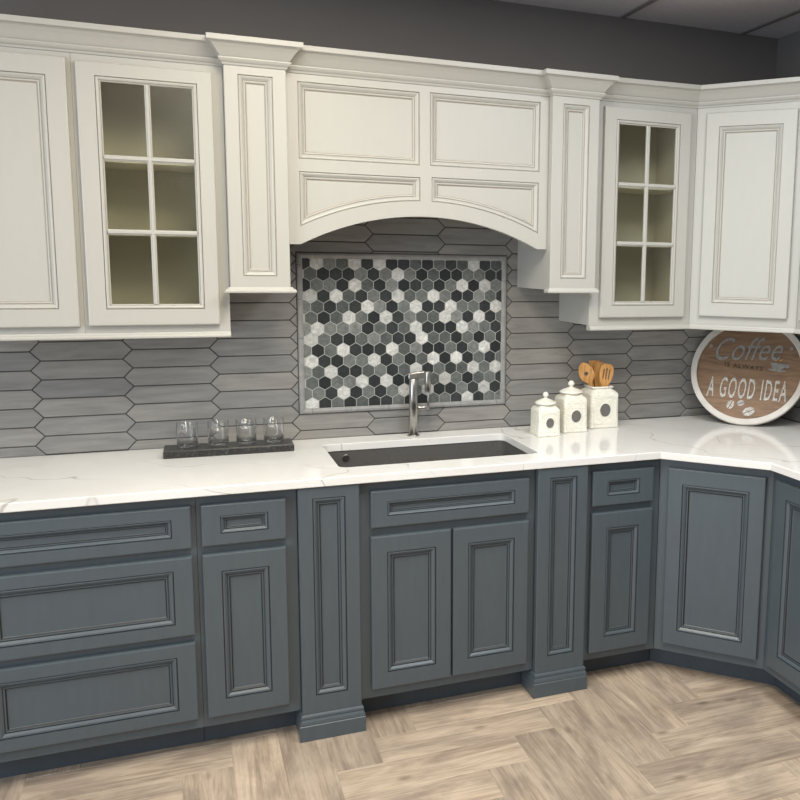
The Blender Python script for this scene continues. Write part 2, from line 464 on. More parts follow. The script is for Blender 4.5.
# mosaic panel -----------------------------------------------------
ROWS = ["DLMMLDLDDMDMDMLDM", "MDDDMDMLMDMDDMMDD", "DMMDLMDMDDMDMLDLM", "LDLMDMDLMMLMDDMMD", "MMDMDLMDMLDDLMMDL", "MDMLMDLDMMMLMDLDM", "MLMMMDMDMLDDDLMMD",
        "LMDDMMMDDLMMDMDMD", "MDMLDDDLMMDDMDMLD", "LDDMMLDMDMLDLDMDM", "MMLDDMMDMLDMDMLML", "MDMMLDLDDMMLMDMMD", "MMDLDMDMLMLDDMDLD", "LDMDMDDMDDMMDLDMM"]
def mosaic():
    root = thing('mosaic_panel', 'framed panel of black, grey and white hexagon mosaic tiles on the wall above the sink', 'mosaic panel', (.528, 0, 1.017))
    off = Vector(root.location)
    p = .0498; HX, HZ = .1434, 1.657
    x0, x1, z0, z1 = .1135, .9405, 1.0385, 1.6315
    m = M_(); tones = []
    for r, row in enumerate(ROWS, 1):
        for c, ch in enumerate(row):
            cx = HX+c*p-(p/2 if r % 2 else 0); cz = HZ-r*p*.866
            R = (p/2-.0012)/math.cos(PI/6)
            poly = [(cx+R*math.cos(PI/6+k*PI/3), cz+R*math.sin(PI/6+k*PI/3)) for k in range(6)]
            for ax, v, kg in ((0, x0, True), (0, x1, False), (1, z0, True), (1, z1, False)):
                poly = clip(poly, ax, v, kg)
                if len(poly) < 3: break
            if len(poly) < 3: continue
            inn = inset(poly, .0007); n0 = len(m.f)
            m.loops([at_y(poly, -.002), at_y(poly, -.0042), at_y(inn, -.0048)], 0)
            o = len(m.v)-len(poly); m.f.append(tuple(o+i for i in range(len(poly)))); m.m.append(0); m.sm.append(False)
            t = {'D': random.uniform(0, .28), 'M': random.uniform(.42, .66), 'L': random.uniform(.82, 1)}[ch]
            tones += [t]*(len(m.f)-n0)
    m.box(x0-.003, x1+.003, -.0036, -.0002, z0-.003, z1+.003, 1); tones += [.5]*6
    o = m.build('hexagon_field', [HEX, GROUT_LIGHT], root, off=None, recalc=False)
    o.location = -off
    at = o.data.attributes.new('tone', 'FLOAT', 'FACE'); at.data.foreach_set('value', tones)
    # pencil liner pieces
    w = .0215
    def liner(a, b, ma, mb):
        """bar from a to b in xz along the outer edge; ma/mb: mitre ends"""
        a, b = Vector(a), Vector(b); d = (b-a).normalized(); nrm = Vector((-d.y, d.x)); g = .0008
        prof = [(0, -.0005), (0, -.006), (.004, -.0105), (.0107, -.0125), (.0175, -.0105), (.0215, -.006), (.0215, -.0005)]
        rings = []
        for e, mt, sgn in ((a, ma, 1), (b, mb, -1)):
            rings.append([((e+nrm*q+d*sgn*(g+(q if mt else 0))).x, y, (e+nrm*q+d*sgn*(g+(q if mt else 0))).y) for q, y in prof])
        mm = M_(); mm.loops(rings, 0, True, True)
        ob = mm.build('frame_liner', [LINER], root, off=None); ob.location = -off
    X0, X1, Z0, Z1 = .0925, .9630, 1.0170, 1.6525
    def run(a, b, cuts):
        ts = [0]+cuts+[1]; a, b = Vector(a), Vector(b)
        for i in range(len(ts)-1):
            liner(a.lerp(b, ts[i]), a.lerp(b, ts[i+1]), i == 0, i == len(ts)-2)
    cx = [(v-X0)/(X1-X0) for v in (.161, .315, .468, .624, .772, .925)]
    run((X0, Z0), (X1, Z0), [(v-X0)/(X1-X0) for v in (.142, .295, .45, .605, .76, .92)])
    run((X1, Z0), (X1, Z1), [.1, .345, .59, .835])
    run((X1, Z1), (X0, Z1), [1-v for v in cx[::-1]])
    run((X0, Z1), (X0, Z0), [.075, .285, .525, .765])
    # dark grout joint round the frame
    mm = M_(); ro = rect(X0-.003, X1+.003, Z0-.003, Z1+.003); ri = rect(x0-.001, x1+.001, z0-.001, z1+.001)
    mm.loops([at_y(ri, -.0003), at_y(ro, -.0003), at_y(ro, -.0022), at_y(ri, -.0022), at_y(ri, -.0003)], 0)
    ob = mm.build('grout_joint', [GROUT_DARK], root); ob.location = -off
mosaic()

# ------------------------------------------------------------------ base cabinets
BB = .098; BT = .8835
def base_cabinet(name, label, x0, x1, fronts, y=FY, rz=0, origin=None, depth=.598, toe=True, low=None, zt=BT, toe_ext=(0, 0)):
    """local frame: x along the face, -y out of the cabinet, y=0 is the face-frame front"""
    w = x1-x0
    root = thing(name, label, 'cabinet', origin or (x0, y, 0), rz)
    m = M_()
    top = low or BT-.002
    m.box(.0005, w-.0005, .0195, depth, BB, BB+.016); m.box(.0005, .0165, .0195, depth, BB+.016, top); m.box(w-.0165, w-.0005, .0195, depth, BB+.016, top)
    m.box(.0165, w-.0165, depth-.012, depth, BB+.016, top)
    m.build('carcass', [GREY], root)
    M_().box(.0001, w-.0001, 0, .019, BB, zt).build('face_frame', [GREY], root, bevel=.0008)
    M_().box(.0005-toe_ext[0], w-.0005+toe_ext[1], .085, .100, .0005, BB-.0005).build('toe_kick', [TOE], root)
    for f in fronts:
        kind, a, b, c, d, sx, sz = f
        front(kind, a-x0, b-x0, c, d, sx, sz, GM, root)
    return root
base_cabinet('drawer_base_cabinet', 'grey base cabinet with three wide stacked drawers at the far left', -.970, -.3125,
             [('drawer', -.946, -.3275, .7150, .8525, .057, .039), ('drawer', -.946, -.3275, .4270, .6885, .057, .0415), ('drawer', -.946, -.3275, .1365, .4015, .057, .0415)])
base_cabinet('base_cabinet', 'narrow grey base cabinet with small drawer over one door, left of the left-hand grey column', -.3120, -.0005,
             [('drawer', -.2975, -.0365, .7160, .8515, .057, .038), ('door', -.2985, -.0385, .1350, .6885, .056, .058)])
base_cabinet('sink_base_cabinet', 'grey double-door base cabinet with one false drawer front below the sink', .2030, .8545,
             [('drawer', .2420, .8255, .7195, .8500, .057, .039), ('door', .2410, .5280, .1340, .6890, .056, .058), ('door', .5350, .8250, .1350, .6890, .056, .058)], low=.64, toe_ext=(.18, .02))
base_cabinet('base_cabinet', 'narrow grey base cabinet with small drawer over one door, right of the right-hand grey column', 1.0585, 1.3815,
             [('drawer', 1.0830, 1.3455, .7160, .8505, .061, .037), ('door', 1.0840, 1.3455, .1300, .6885, .061, .060)], toe_ext=(.18, .0340))
# diagonal corner base
def corner_base():
    xd, yd = 1.3824, FY; L = .4315
    root = thing('corner_base_cabinet', 'grey diagonal corner base cabinet with one tall door', 'cabinet', (xd, yd, 0), -PI/4)
    def loc(x, y):            # world plan -> local
        v = Vector((x-xd, y-yd)); c, s = math.cos(PI/4), math.sin(PI/4)
        return (v.x*c-v.y*s, v.x*s+v.y*c)
    # pentagon carcass behind the face frame
    pts = [loc(xd+.0006, -.012), loc(xd+.0006, yd+.0006), None, None, loc(XR-.012, -.918), loc(XR-.012, -.012)]
    pts[2:4] = [(.028, .0195), (L-.028, .0195)]; pts.insert(4, loc(1.687+.0006, -.9176)); pts[1] = loc(xd+.0006, yd+.03); pts[4] = loc(1.687+.03, -.9176)
    m = M_(); m.prism(pts, BB, BT-.002); m.build('carcass', [GREY], root)
    mf = M_(); mf.prism([(0.0005, 0), (L-.0005, 0), (L-.0195, .019), (.0195, .019)], BB, BT); mf.build('face_frame', [GREY], root, bevel=.0006)
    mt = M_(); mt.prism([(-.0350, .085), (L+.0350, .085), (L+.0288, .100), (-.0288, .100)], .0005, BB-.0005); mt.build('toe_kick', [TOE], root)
    front('door', .037, .4045, .135, .850, .057, .060, GM, root)
corner_base()
base_cabinet('right_base_cabinet', 'grey base cabinet with tall doors along the right wall, cut by the right photo edge', 0, .760,
             [('door', .034, .376, .135, .850, .0605, .0575), ('door', .384, .726, .135, .850, .0605, .0575)], origin=(1.687, -.9190, 0), rz=-PI/2, depth=.600, toe_ext=(.0345, 0))

# lower pilasters (decorative grey columns)
def lower_pilaster(x0, x1, label, pan):
    root = thing('decorative_column', label, 'cabinet column', (x0, FY, 0))
    w = x1-x0; yf = -.0285
    ox, oz = pan
    inner = rect(ox-x0, pan[1]-x0, .1545, .8455)
    m = M_(); o = rect(.001, w-.001, .0005, BT-.0005)
    m.loops([at_y(inner, .062), at_y(o, .062), at_y(o, yf+.002), at_y(inset(o, .002), yf), at_y(inner, yf), at_y(inner, .062)], 0)
    m.build('column_body', [GREY], root)
    moulded_panel('panel', inner, yf, GM, root)
    # plinth with ogee cap, wrapped round front and sides
    prof = [(0.0003, .0008), (.0115, .0008), (.0115, .0535), (.0105, .0545), (.0095, .0555), (.0100, .060), (.0085, .068), (.0050, .0745), (.0046, .0765), (.0062, .079), (.0058, .086), (.0030, .0900), (.0003, .0915)]
    mp = M_(); sweep([(.001, .080), (.001, yf), (w-.001, yf), (w-.001, .080)], prof, 0, 2, mp); mp.build('plinth', [GREY], root)
    return root
lower_pilaster(.0, .2026, 'grey panelled column with plinth foot, left of the sink doors', (.0465, .1550))
lower_pilaster(.8550, 1.0580, 'grey panelled column with plinth foot, right of the sink doors', (.9025, 1.0130))

# ------------------------------------------------------------------ countertop with undermount sink
def countertop():
    z0, z1 = .885, ZC
    XE = XR-.0006
    outer = [(-1.08, -.0006), (-1.08, -.6494), (1.3612, -.6494), (XR-.6494, -(XR-1.3612)), (XR-.6494, -1.70), (XE, -1.70), (XE, -.0006)]
    hx0, hx1, hy0, hy1, r = .160, .910, -.520, -.126, .028
    hole = []
    for cx, cy, a0 in ((hx1-r, hy1-r, 0), (hx0+r, hy1-r, 90), (hx0+r, hy0+r, 180), (hx1-r, hy0+r, 270)):
        for k in range(7):
            a = math.radians(a0+k*15); hole.append((cx+r*math.cos(a), cy+r*math.sin(a)))
    m = M_()
    e = .0022
    ring = lambda p, z: [(x, y, z) for x, y in p]
    oi = inset(outer, e); hi = inset(hole, -e)
    m.loops([ring(oi, z0), ring(outer, z0+e), ring(outer, z1-e), ring(oi, z1)], 0)
    m.loops([ring(hi, z1), ring(hole, z1-e), ring(hole, z0)], 0)
    for z, o_, h_ in ((z1, oi, hi), (z0, oi, hole)):
        pts = [Vector((x, y, z)) for x, y in o_]; hp = [Vector((x, y, z)) for x, y in h_[::-1]]
        tr = tessellate_polygon([pts, hp]); allp = pts+hp
        m.add(allp, [tuple(t) for t in tr], 0)
    o = m.build('countertop', [QUARTZ], recalc=False)
    b = bmesh.new(); b.from_mesh(o.data); bmesh.ops.remove_doubles(b, verts=b.verts, dist=1e-5); bmesh.ops.recalc_face_normals(b, faces=b.faces); b.to_mesh(o.data); b.free()
    tag(o, 'white veined quartz countertop running over all the grey base cabinets', 'countertop')
    # sink
    root = thing('kitchen_sink', 'wide dark undermount sink set into the white countertop', 'sink', ((hx0+hx1)/2, (hy0+hy1)/2, .675))
    off = Vector(root.location)
    grow = inset(hole, -.004); rim = inset(hole, -.018); bot = inset(hole, .012)
    zt = z0-.0008
    s = M_()
    s.loops([ring(rim, zt-.006), ring(rim, zt), ring(grow, zt), ring(inset(hole, .002), .74), ring(inset(hole, .008), .70), ring(inset(hole, .028), .6905)], 0, False, True)
    s.loops([ring(rim, zt-.006), ring(inset(hole, -.012), zt-.006), ring(inset(hole, -.006), .70), ring(inset(hole, .02), .682)], 0, False, True)
    o = s.build('basin', [SINK], root, recalc=True); o.location = -off
    d = M_(); d.lathe([(.045, .6908), (.045, .694), (.036, .6945), (.030, .6925), (.012, .6920), (.010, .696), (.004, .697)], .40, -.26, 28)
    o = d.build('drain', [STEEL], root); o.location = -off
    ov = M_(); ov.tube((.250, -.1272, .858), (.250, -.1335, .858), .0125, 24)
    o = ov.build('overflow_cover', [STEEL], root); o.location = -off
countertop()

# faucet
def faucet():
    fx, fy = .540, -.062
    root = thing('kitchen_faucet', 'brushed steel kitchen faucet standing behind the sink', 'faucet', (fx, fy, ZC))
    def P(name, m): 
        o = m.build(name, [STEEL], root); o.location = -Vector(root.location); return o
    m = M_(); m.lathe([(.0255, ZC+.0003), (.0255, ZC+.004), (.0235, ZC+.006), (.017, ZC+.0065)], fx, fy, 32); P('base_flange', m)
    m = M_(); m.lathe([(.0175, ZC+.006), (.0175, 1.150), (.0165, 1.1515)], fx, fy, 32); P('column', m)
    # flat arm turning towards the spout
    ex, ey = fx+.056, fy-.016
    d = Vector((ex-fx, ey-fy, 0)).normalized(); n = Vector((-d.y, d.x, 0))
    m = M_()
    ring = lambda c, hw, z0, z1: [c+n*hw+Vector((0, 0, z0)), c-n*hw+Vector((0, 0, z0)), c-n*hw+Vector((0, 0, z1)), c+n*hw+Vector((0, 0, z1))]
    a = Vector((fx, fy, 0))
    m.loops([ring(a-d*.019, .017, 1.150, 1.172), ring(a+d*.010, .0175, 1.150, 1.178), ring(a+d*.047, .012, 1.158, 1.182)], 0, True, True)
    o = m.build('spout_arm', [STEEL], root, bevel=.003); o.location = -Vector(root.location)
    m = M_(); m.lathe([(.0105, 1.098), (.0125, 1.100), (.0125, 1.179), (.0115, 1.181)], ex, ey, 28); P('spray_head', m)
    m = M_(); m.tube((fx+.0175, fy, 1.029), (fx+.066, fy, 1.029), .0085, 20); h = P('handle_stem', m)
    m = M_(); m.tube((fx+.062, fy, 1.026), (fx+.0625, fy-.003, 1.097), .0042, 14); P('lever', m)
faucet()

# ------------------------------------------------------------------ upper cabinets
ZR0, ZRT = 1.3560, 1.3760     # light rail bottom/top
LEFT_CROWN = [(-1.085, UY), (-.625, UY), (-.1725, UY)]
diag2 = (XR+UY, -(XR-1.6912))
RIGHT_CROWN = [(1.2120, UY), (1.6912, UY), diag2, (diag2[0], -1.10)]
def world_child(m, name, mats, root):
    o = m.build(name, mats, root)
    # geometry is in world coordinates: express it in the root's frame
    o.data.transform((Matrix.Translation(root.location) @ Matrix.Rotation(root.rotation_euler.z, 4, 'Z')).inverted())
    return o
def upper_box(w, depth, z0, z1, root, hollow=True):
    m = M_(); t = .016; y0, y1 = .0195, depth
    m.box(.0005, t, y0, y1, z0, z1, 0); m.box(w-t, w-.0005, y0, y1, z0, z1, 0)
    m.box(t, w-t, y0, y1, z0, z0+t, 0); m.box(t, w-t, y0, y1, z1-t, z1, 0)
    m.box(t, w-t, y1-.008, y1, z0+t, z1-t, 1)
    # inner lining
    m.box(t, t+.0015, y0, y1-.008, z0+t, z1-t, 1); m.box(w-t-.0015, w-t, y0, y1-.008, z0+t, z1-t, 1)
    m.box(t+.0015, w-t-.0015, y0, y1-.008, z0+t, z0+t+.0015, 1)
    m.box(t+.0015, w-t-.0015, y0, y1-.008, z1-t-.0015, z1-t, 1)
    return m.build('carcass', [CREAM, INNER], root)
def face_frame(w, z0, z1, s, root):
    m = M_(); o = rect(.0001, w-.0001, z0, z1); i = rect(s, w-s, z0+.035, z1-.078)
    m.loops([at_y(i, .019), at_y(o, .019), at_y(o, 0), at_y(i, 0), at_y(i, .019)], 0)
    return m.build('face_frame', [CREAM], root)
def glass_door(x0, x1, z0, z1, op, root, t=.020):
    """op = glass opening rect incl. sticking (x0,x1,z0,z1)"""
    d = slab_frame('door', rect(x0, x1, z0, z1), rect(op[0], op[1], op[2], op[3]), -t, -.0005, CM, root)
    # sticking
    m = M_(); P = rect(*op)
    prof = [(0, .016), (0, .0045), (.0016, .005), (.0026, .0012), (.0065, .000), (.011, .002), (.0118, .0055), (.0135, .0055), (.0165, .008), (.0165, .016)]
    gl = [0, 1, 1, 0, 0, 0, 1, 0, 0]
    m.loops([at_y(inset(P, a), -t+b) for a, b in prof], gl); m.build('sticking', CM, d)
    gx0, gx1, gz0, gz1 = op[0]+.0165, op[1]-.0165, op[2]+.0165, op[3]-.0165
    mu = M_(); hw = .0085
    def bar(a, b, vertical):
        pr = [(-hw, .012), (-hw, .006), (-hw+.003, .0045), (-.0035, .0005), (.0035, .0005), (hw-.003, .0045), (hw, .006), (hw, .012)]
        if vertical: r = [[(a+q, -t+y, z) for q, y in pr] for z in b]
        else: r = [[(x, -t+y, a+q) for q, y in pr] for x in b]
        mu.loops(r, 0, True, True)
    xm = (gx0+gx1)/2; h = (gz1-gz0)/3
    bar(xm, (gz0, gz1), True)
    for k in (1, 2):
        bar(gz0+k*h, (gx0, xm-.0035), False); bar(gz0+k*h, (xm+.0035, gx1), False)
    mu.build('muntins', [CREAM], d)
    M_().box(gx0-.003, gx1+.003, -.0075, -.0045, gz0-.003, gz1+.003).build('glass_panes', [SEEDY], d)
    return gz0+h, gz0+2*h
def upper_cabinet(name, label, x0, x1, doors, kind, crown, seg):
    w = x1-x0
    root = thing(name, label, 'cabinet', (x0, UY, ZRT))
    upper_box(w, -UY-.001, ZRT+.0005-ZRT, 2.312-ZRT, root)
    face_frame(w, .0005, 2.290-ZRT, .055, root)
    if kind == 'glass':
        (a, b, c, d, op) = doors
        zs = glass_door(a-x0, b-x0, c-ZRT, d-ZRT, (op[0]-x0, op[1]-x0, op[2]-ZRT, op[3]-ZRT), root)
        for z in zs:
            M_().box(.0185, w-.0185, .035, .28, z-.009, z+.009).build('shelf', [INNER], root)
    else:
        (a, b, c, d) = doors
        front('door', a-x0, b-x0, c-ZRT, d-ZRT, .0575, .0575, CM, root)
    m = M_(); sweep(crown, CROWN, seg, seg, m, dz=RDZ if crown is RIGHT_CROWN else [.002]*4); world_child(m, 'crown_moulding', [CREAM], root)
    m = M_(); sweep(crown, RAIL(ZR0), seg, seg, m); world_child(m, 'light_rail', [CREAM], root)
    return root
upper_cabinet('wall_cabinet', 'cream wall cabinet with solid panelled door at the upper far left', -1.085, -.6250, (-1.060, -.6375, 1.3975, 2.2420), 'solid', LEFT_CROWN, 0)
lc = LEFT_CROWN[:-1]+[(-.1725, UY)]
upper_cabinet('glass_wall_cabinet', 'cream wall cabinet with six-pane glass door, left of the range hood', -.6245, -.1725, (-.6120, -.2065, 1.400, 2.2360, (-.5580, -.2540, 1.4540, 2.1940)), 'glass', lc, 1)
upper_cabinet('glass_wall_cabinet', 'cream wall cabinet with six-pane glass door, right of the range hood', 1.2120, 1.6905, (1.2545, 1.6530, 1.4080, 2.2440, (1.3060, 1.6010, 1.4570, 2.1960)), 'glass', RIGHT_CROWN, 0)
# corner wall cabinet (diagonal)
def corner_upper():
    L = .609*R2-abs(UY)*R2
    root = thing('corner_wall_cabinet', 'white diagonal corner wall cabinet with one panelled door above the round sign', 'cabinet', (1.6912, UY, ZRT), -PI/4)
    def loc(x, y):
        v = Vector((x-1.6912, y-UY)); c, s = math.cos(PI/4), math.sin(PI/4)
        return (v.x*c-v.y*s, v.x*s+v.y*c)
    pts = [loc(1.692, -.001), loc(1.692, UY+.03), (.028, .0195), (L-.028, .0195), loc(diag2[0]+.03, diag2[1]+.0008), loc(XR-.001, diag2[1]+.0008), loc(XR-.001, -.001)]
    m = M_(); m.prism(pts, .0005, 2.312-ZRT); m.build('carcass', [CREAM], root)
    mf = M_(); mf.prism([(.0005, 0), (L-.0005, 0), (L-.0195, .019), (.0195, .019)], .0005, 2.290-ZRT); mf.build('face_frame', [CREAM], root)
    front('door', .042, .4035, 1.413-ZRT, 2.247-ZRT, .0535, .0565, CM, root)
    m = M_(); sweep(RIGHT_CROWN, CROWN, 1, 1, m, dz=RDZ); world_child(m, 'crown_moulding', [CREAM], root)
    m = M_(); sweep(RIGHT_CROWN, RAIL(ZR0), 1, 1, m); world_child(m, 'light_rail', [CREAM], root)
corner_upper()
def right_upper():
    x, y0, w = diag2[0], diag2[1]-.0005, .46
    root = thing('right_wall_cabinet', 'sliver of a white wall cabinet on the right wall at the right photo edge', 'cabinet', (x, y0, ZRT), -PI/2)
    upper_box(w, -UY-.001, .0005, 2.312-ZRT, root); face_frame(w, .0005, 2.290-ZRT, .055, root)
    front('door', .03, w-.03, 1.41-ZRT, 2.245-ZRT, .0575, .0575, CM, root)
    cr = RIGHT_CROWN[:-1]+[(x, y0-w)]
    m = M_(); sweep(cr, CROWN, 2, 2, m, dz=RDZ); world_child(m, 'crown_moulding', [CREAM], root)
    m = M_(); sweep(cr, RAIL(ZR0), 2, 2, m); world_child(m, 'light_rail', [CREAM], root)
right_upper()

# upper pilasters
def upper_pilaster(x0, x1, pan, label, k):
    yf = -.3491
    root = thing('wall_column', label, 'cabinet column', (x0, 0, 1.5215))
    w = x1-x0; z0 = 1.5215
    inner = rect(pan[0]-x0, pan[1]-x0, 1.5660-z0, 2.2310-z0); o = rect(.0002, w-.0002, 0, 2.300-z0)
    m = M_()
    m.loops([at_y(inner, -.001), at_y(o, -.001), at_y(o, yf+.0015), at_y(inset(o, .0015), yf), at_y(inner, yf), at_y(inner, -.001)], 0)
    m.build('column_body', [CREAM], root)
    moulded_panel('panel', inner, yf, CM, root)
    path = [(.0008, UY+.040), (.0008, yf), (w-.0008, yf), (w-.0008, UY+.040)]
    m = M_(); sweep(path, [(a+.0003, z-z0) for a, z in CROWN], 0, 2, m); m.build('crown_moulding', [CREAM], root)
    path = [(.0008, yf+.03), (.0008, yf), (w-.0008, yf), (w-.0008, yf+.03)]
    m = M_(); sweep(path, [(a*k if a > .001 else a, z-z0) for a, z in [(.0003, 1.529), (.006, 1.529), (.009, 1.524), (.014, 1.522), (.018, 1.516), (.017, 1.511), (.014, 1.5095), (-.018, 1.5095), (-.018, 1.5213), (.0003, 1.5213)]], 0, 2, m); m.build('base_moulding', [CREAM], root)
upper_pilaster(-.1715, .0280, (-.1285, -.0160), 'cream panelled wall column between the left glass cabinet and the hood', 1.1)
upper_pilaster(1.0134, 1.2120, (1.0580, 1.1700), 'cream panelled wall column between the hood and the right glass cabinet', .72)

# hood
def hood():
    x0, x1 = .0285, 1.0130; zb = 1.6785; zt = 2.270; cx = .5205; Rr = .976; ca = 1.7885-Rr
    root = thing('range_hood', 'cream arched mantel hood with four panels above the sink', 'hood', (x0, 0, zb))
    off = Vector(root.location)
    N = 36
    a0 = math.asin(.451/Rr)
    arch = [(cx+Rr*math.sin(-a0+2*a0*k/N), ca+Rr*math.cos(-a0+2*a0*k/N)) for k in range(N+1)]
    outer = [(x0, zb)]+[(arch[0][0], zb)]+arch[1:-1]+[(arch[-1][0], zb), (x1, zb), (x1, zt), (x0, zt)]
    Rp = Rr+.0555
    def low_panel(xa, xb, top):
        n = 16
        pa = [(xa+(xb-xa)*k/n, ca+math.sqrt(Rp**2-(xa+(xb-xa)*k/n-cx)**2)) for k in range(n+1)]
        return pa+[(xb, top), (xa, top)]
    panels = [rect(.0688, .5010, 1.9725, 2.2320), rect(.5397, .9762, 1.9735, 2.2345), low_panel(.0695, .5032, 1.9300), low_panel(.5460, .9745, 1.9330)]
    yf, yb = -.3150, -.2950
    m = M_()
    m.loops([at_y(outer, yb), at_y(outer, yf+.001), at_y(inset(outer, .001), yf)], 0)
    for y, o_ in ((yf, inset(outer, .001)), (yb, outer)):
        polys = [[Vector((x, z, 0)) for x, z in o_]]+[[Vector((x, z, 0)) for x, z in p[::-1]] for p in panels]
        tr = tessellate_polygon(polys); allp = [q for pl in polys for q in pl]
        m.add([(q.x, y, q.y) for q in allp], [tuple(t) for t in tr], 0)
    for p in panels: m.loops([at_y(p, yf), at_y(p, yb)], 0)
    # sides, liner, top
    m.box(x0, x0+.018, yb, -.001, zb+.12, zt); m.box(x1-.018, x1, yb, -.001, zb+.12, zt)
    m.box(x0+.018, x1-.018, yb, -.001, 1.872, 1.888); m.box(x0+.018, x1-.018, yb, -.001, zt-.018, zt)
    o = m.build('hood_body', [CREAM], root, recalc=False); o.location = -off
    b = bmesh.new(); b.from_mesh(o.data); bmesh.ops.remove_doubles(b, verts=b.verts, dist=1e-6); bmesh.ops.recalc_face_normals(b, faces=b.faces); b.to_mesh(o.data); b.free()
    for p in panels:
        q = moulded_panel('panel', p, yf, CM, root); q.location = -off
    m = M_(); sweep([(x0-.0005, -.3150), (x1+.0005, -.3150)], CROWN, 0, 0, m)
    q = m.build('crown_moulding', [CREAM], root); q.location = -off
hood()

# ------------------------------------------------------------------ things on the counter
def tray():
    root_loc = (-.183, -.138, ZC)
    m = M_()
    p = [(-.4085, -.200), (.0445, -.206), (.0465, -.088), (-.4065, -.082)]
    rz = lambda q, z: [(x, y, z) for x, y in q]
    m.loops([rz(inset(p, .003), ZC+.0006), rz(p, ZC+.004), rz(p, ZC+.024), rz(inset(p, .003), ZC+.0275)], 0, True, True)
    o = m.build('stone_tray', [GRANITE], off=root_loc)
    tag(o, 'long dark speckled granite slab holding four drinking glasses', 'tray')
tray()
def glasses():
    z = ZC+.0282
    n = 36
    b = M_()
    base = [(.026, 0), (.033, .0012), (.0355, .004), (.0362, .009), (.0350, .015), (.030, .0175), (.012, .0165)]
    b.lathe(base, 0, 0, n)
    wl = M_()
    wall = [(.0345, .0152), (.0364, .012), (.0372, .0900), (.0368, .0912), (.0358, .0908), (.0345, .0320), (.0325, .0185)]
    wl.lathe(wall, 0, 0, n, cap0=False, cap1=False)
    labs = ['clear glass tumbler at the left end of the dark stone tray', 'clear glass tumbler on the dark stone tray, second from its left end', 'clear glass tumbler on the dark stone tray, second from its right end', 'clear glass tumbler at the right end of the dark stone tray']
    r0 = thing('glass_tumbler', labs[0], 'glass', (0, 0, z), 0, 'tumblers on the stone tray')
    bo = b.build('thick_base', [CUTGLASS], r0); wo = wl.build('wall', [TUMBLER], r0)
    for v in bo.data.vertices:
        r = math.hypot(v.co.x, v.co.y)
        if .032 < r and .001 < v.co.z < .0135:
            a = math.atan2(v.co.y, v.co.x); f = 1-.06*abs(math.sin(a*5)); v.co.x *= f; v.co.y *= f
    for p in bo.data.polygons: p.use_smooth = False
    for i, (x, y) in enumerate([(-.326, -.140), (-.219, -.142), (-.121, -.144), (-.022, -.143)]):
        if i == 0: o = r0
        else:
            o = r0.copy(); COL.objects.link(o)
            for ch in (bo, wo):
                c = ch.copy(); COL.objects.link(c); c.parent = o
        o.location = (x, y, z); o.rotation_euler = (0, 0, i*.3); o['label'] = labs[i]
glasses()

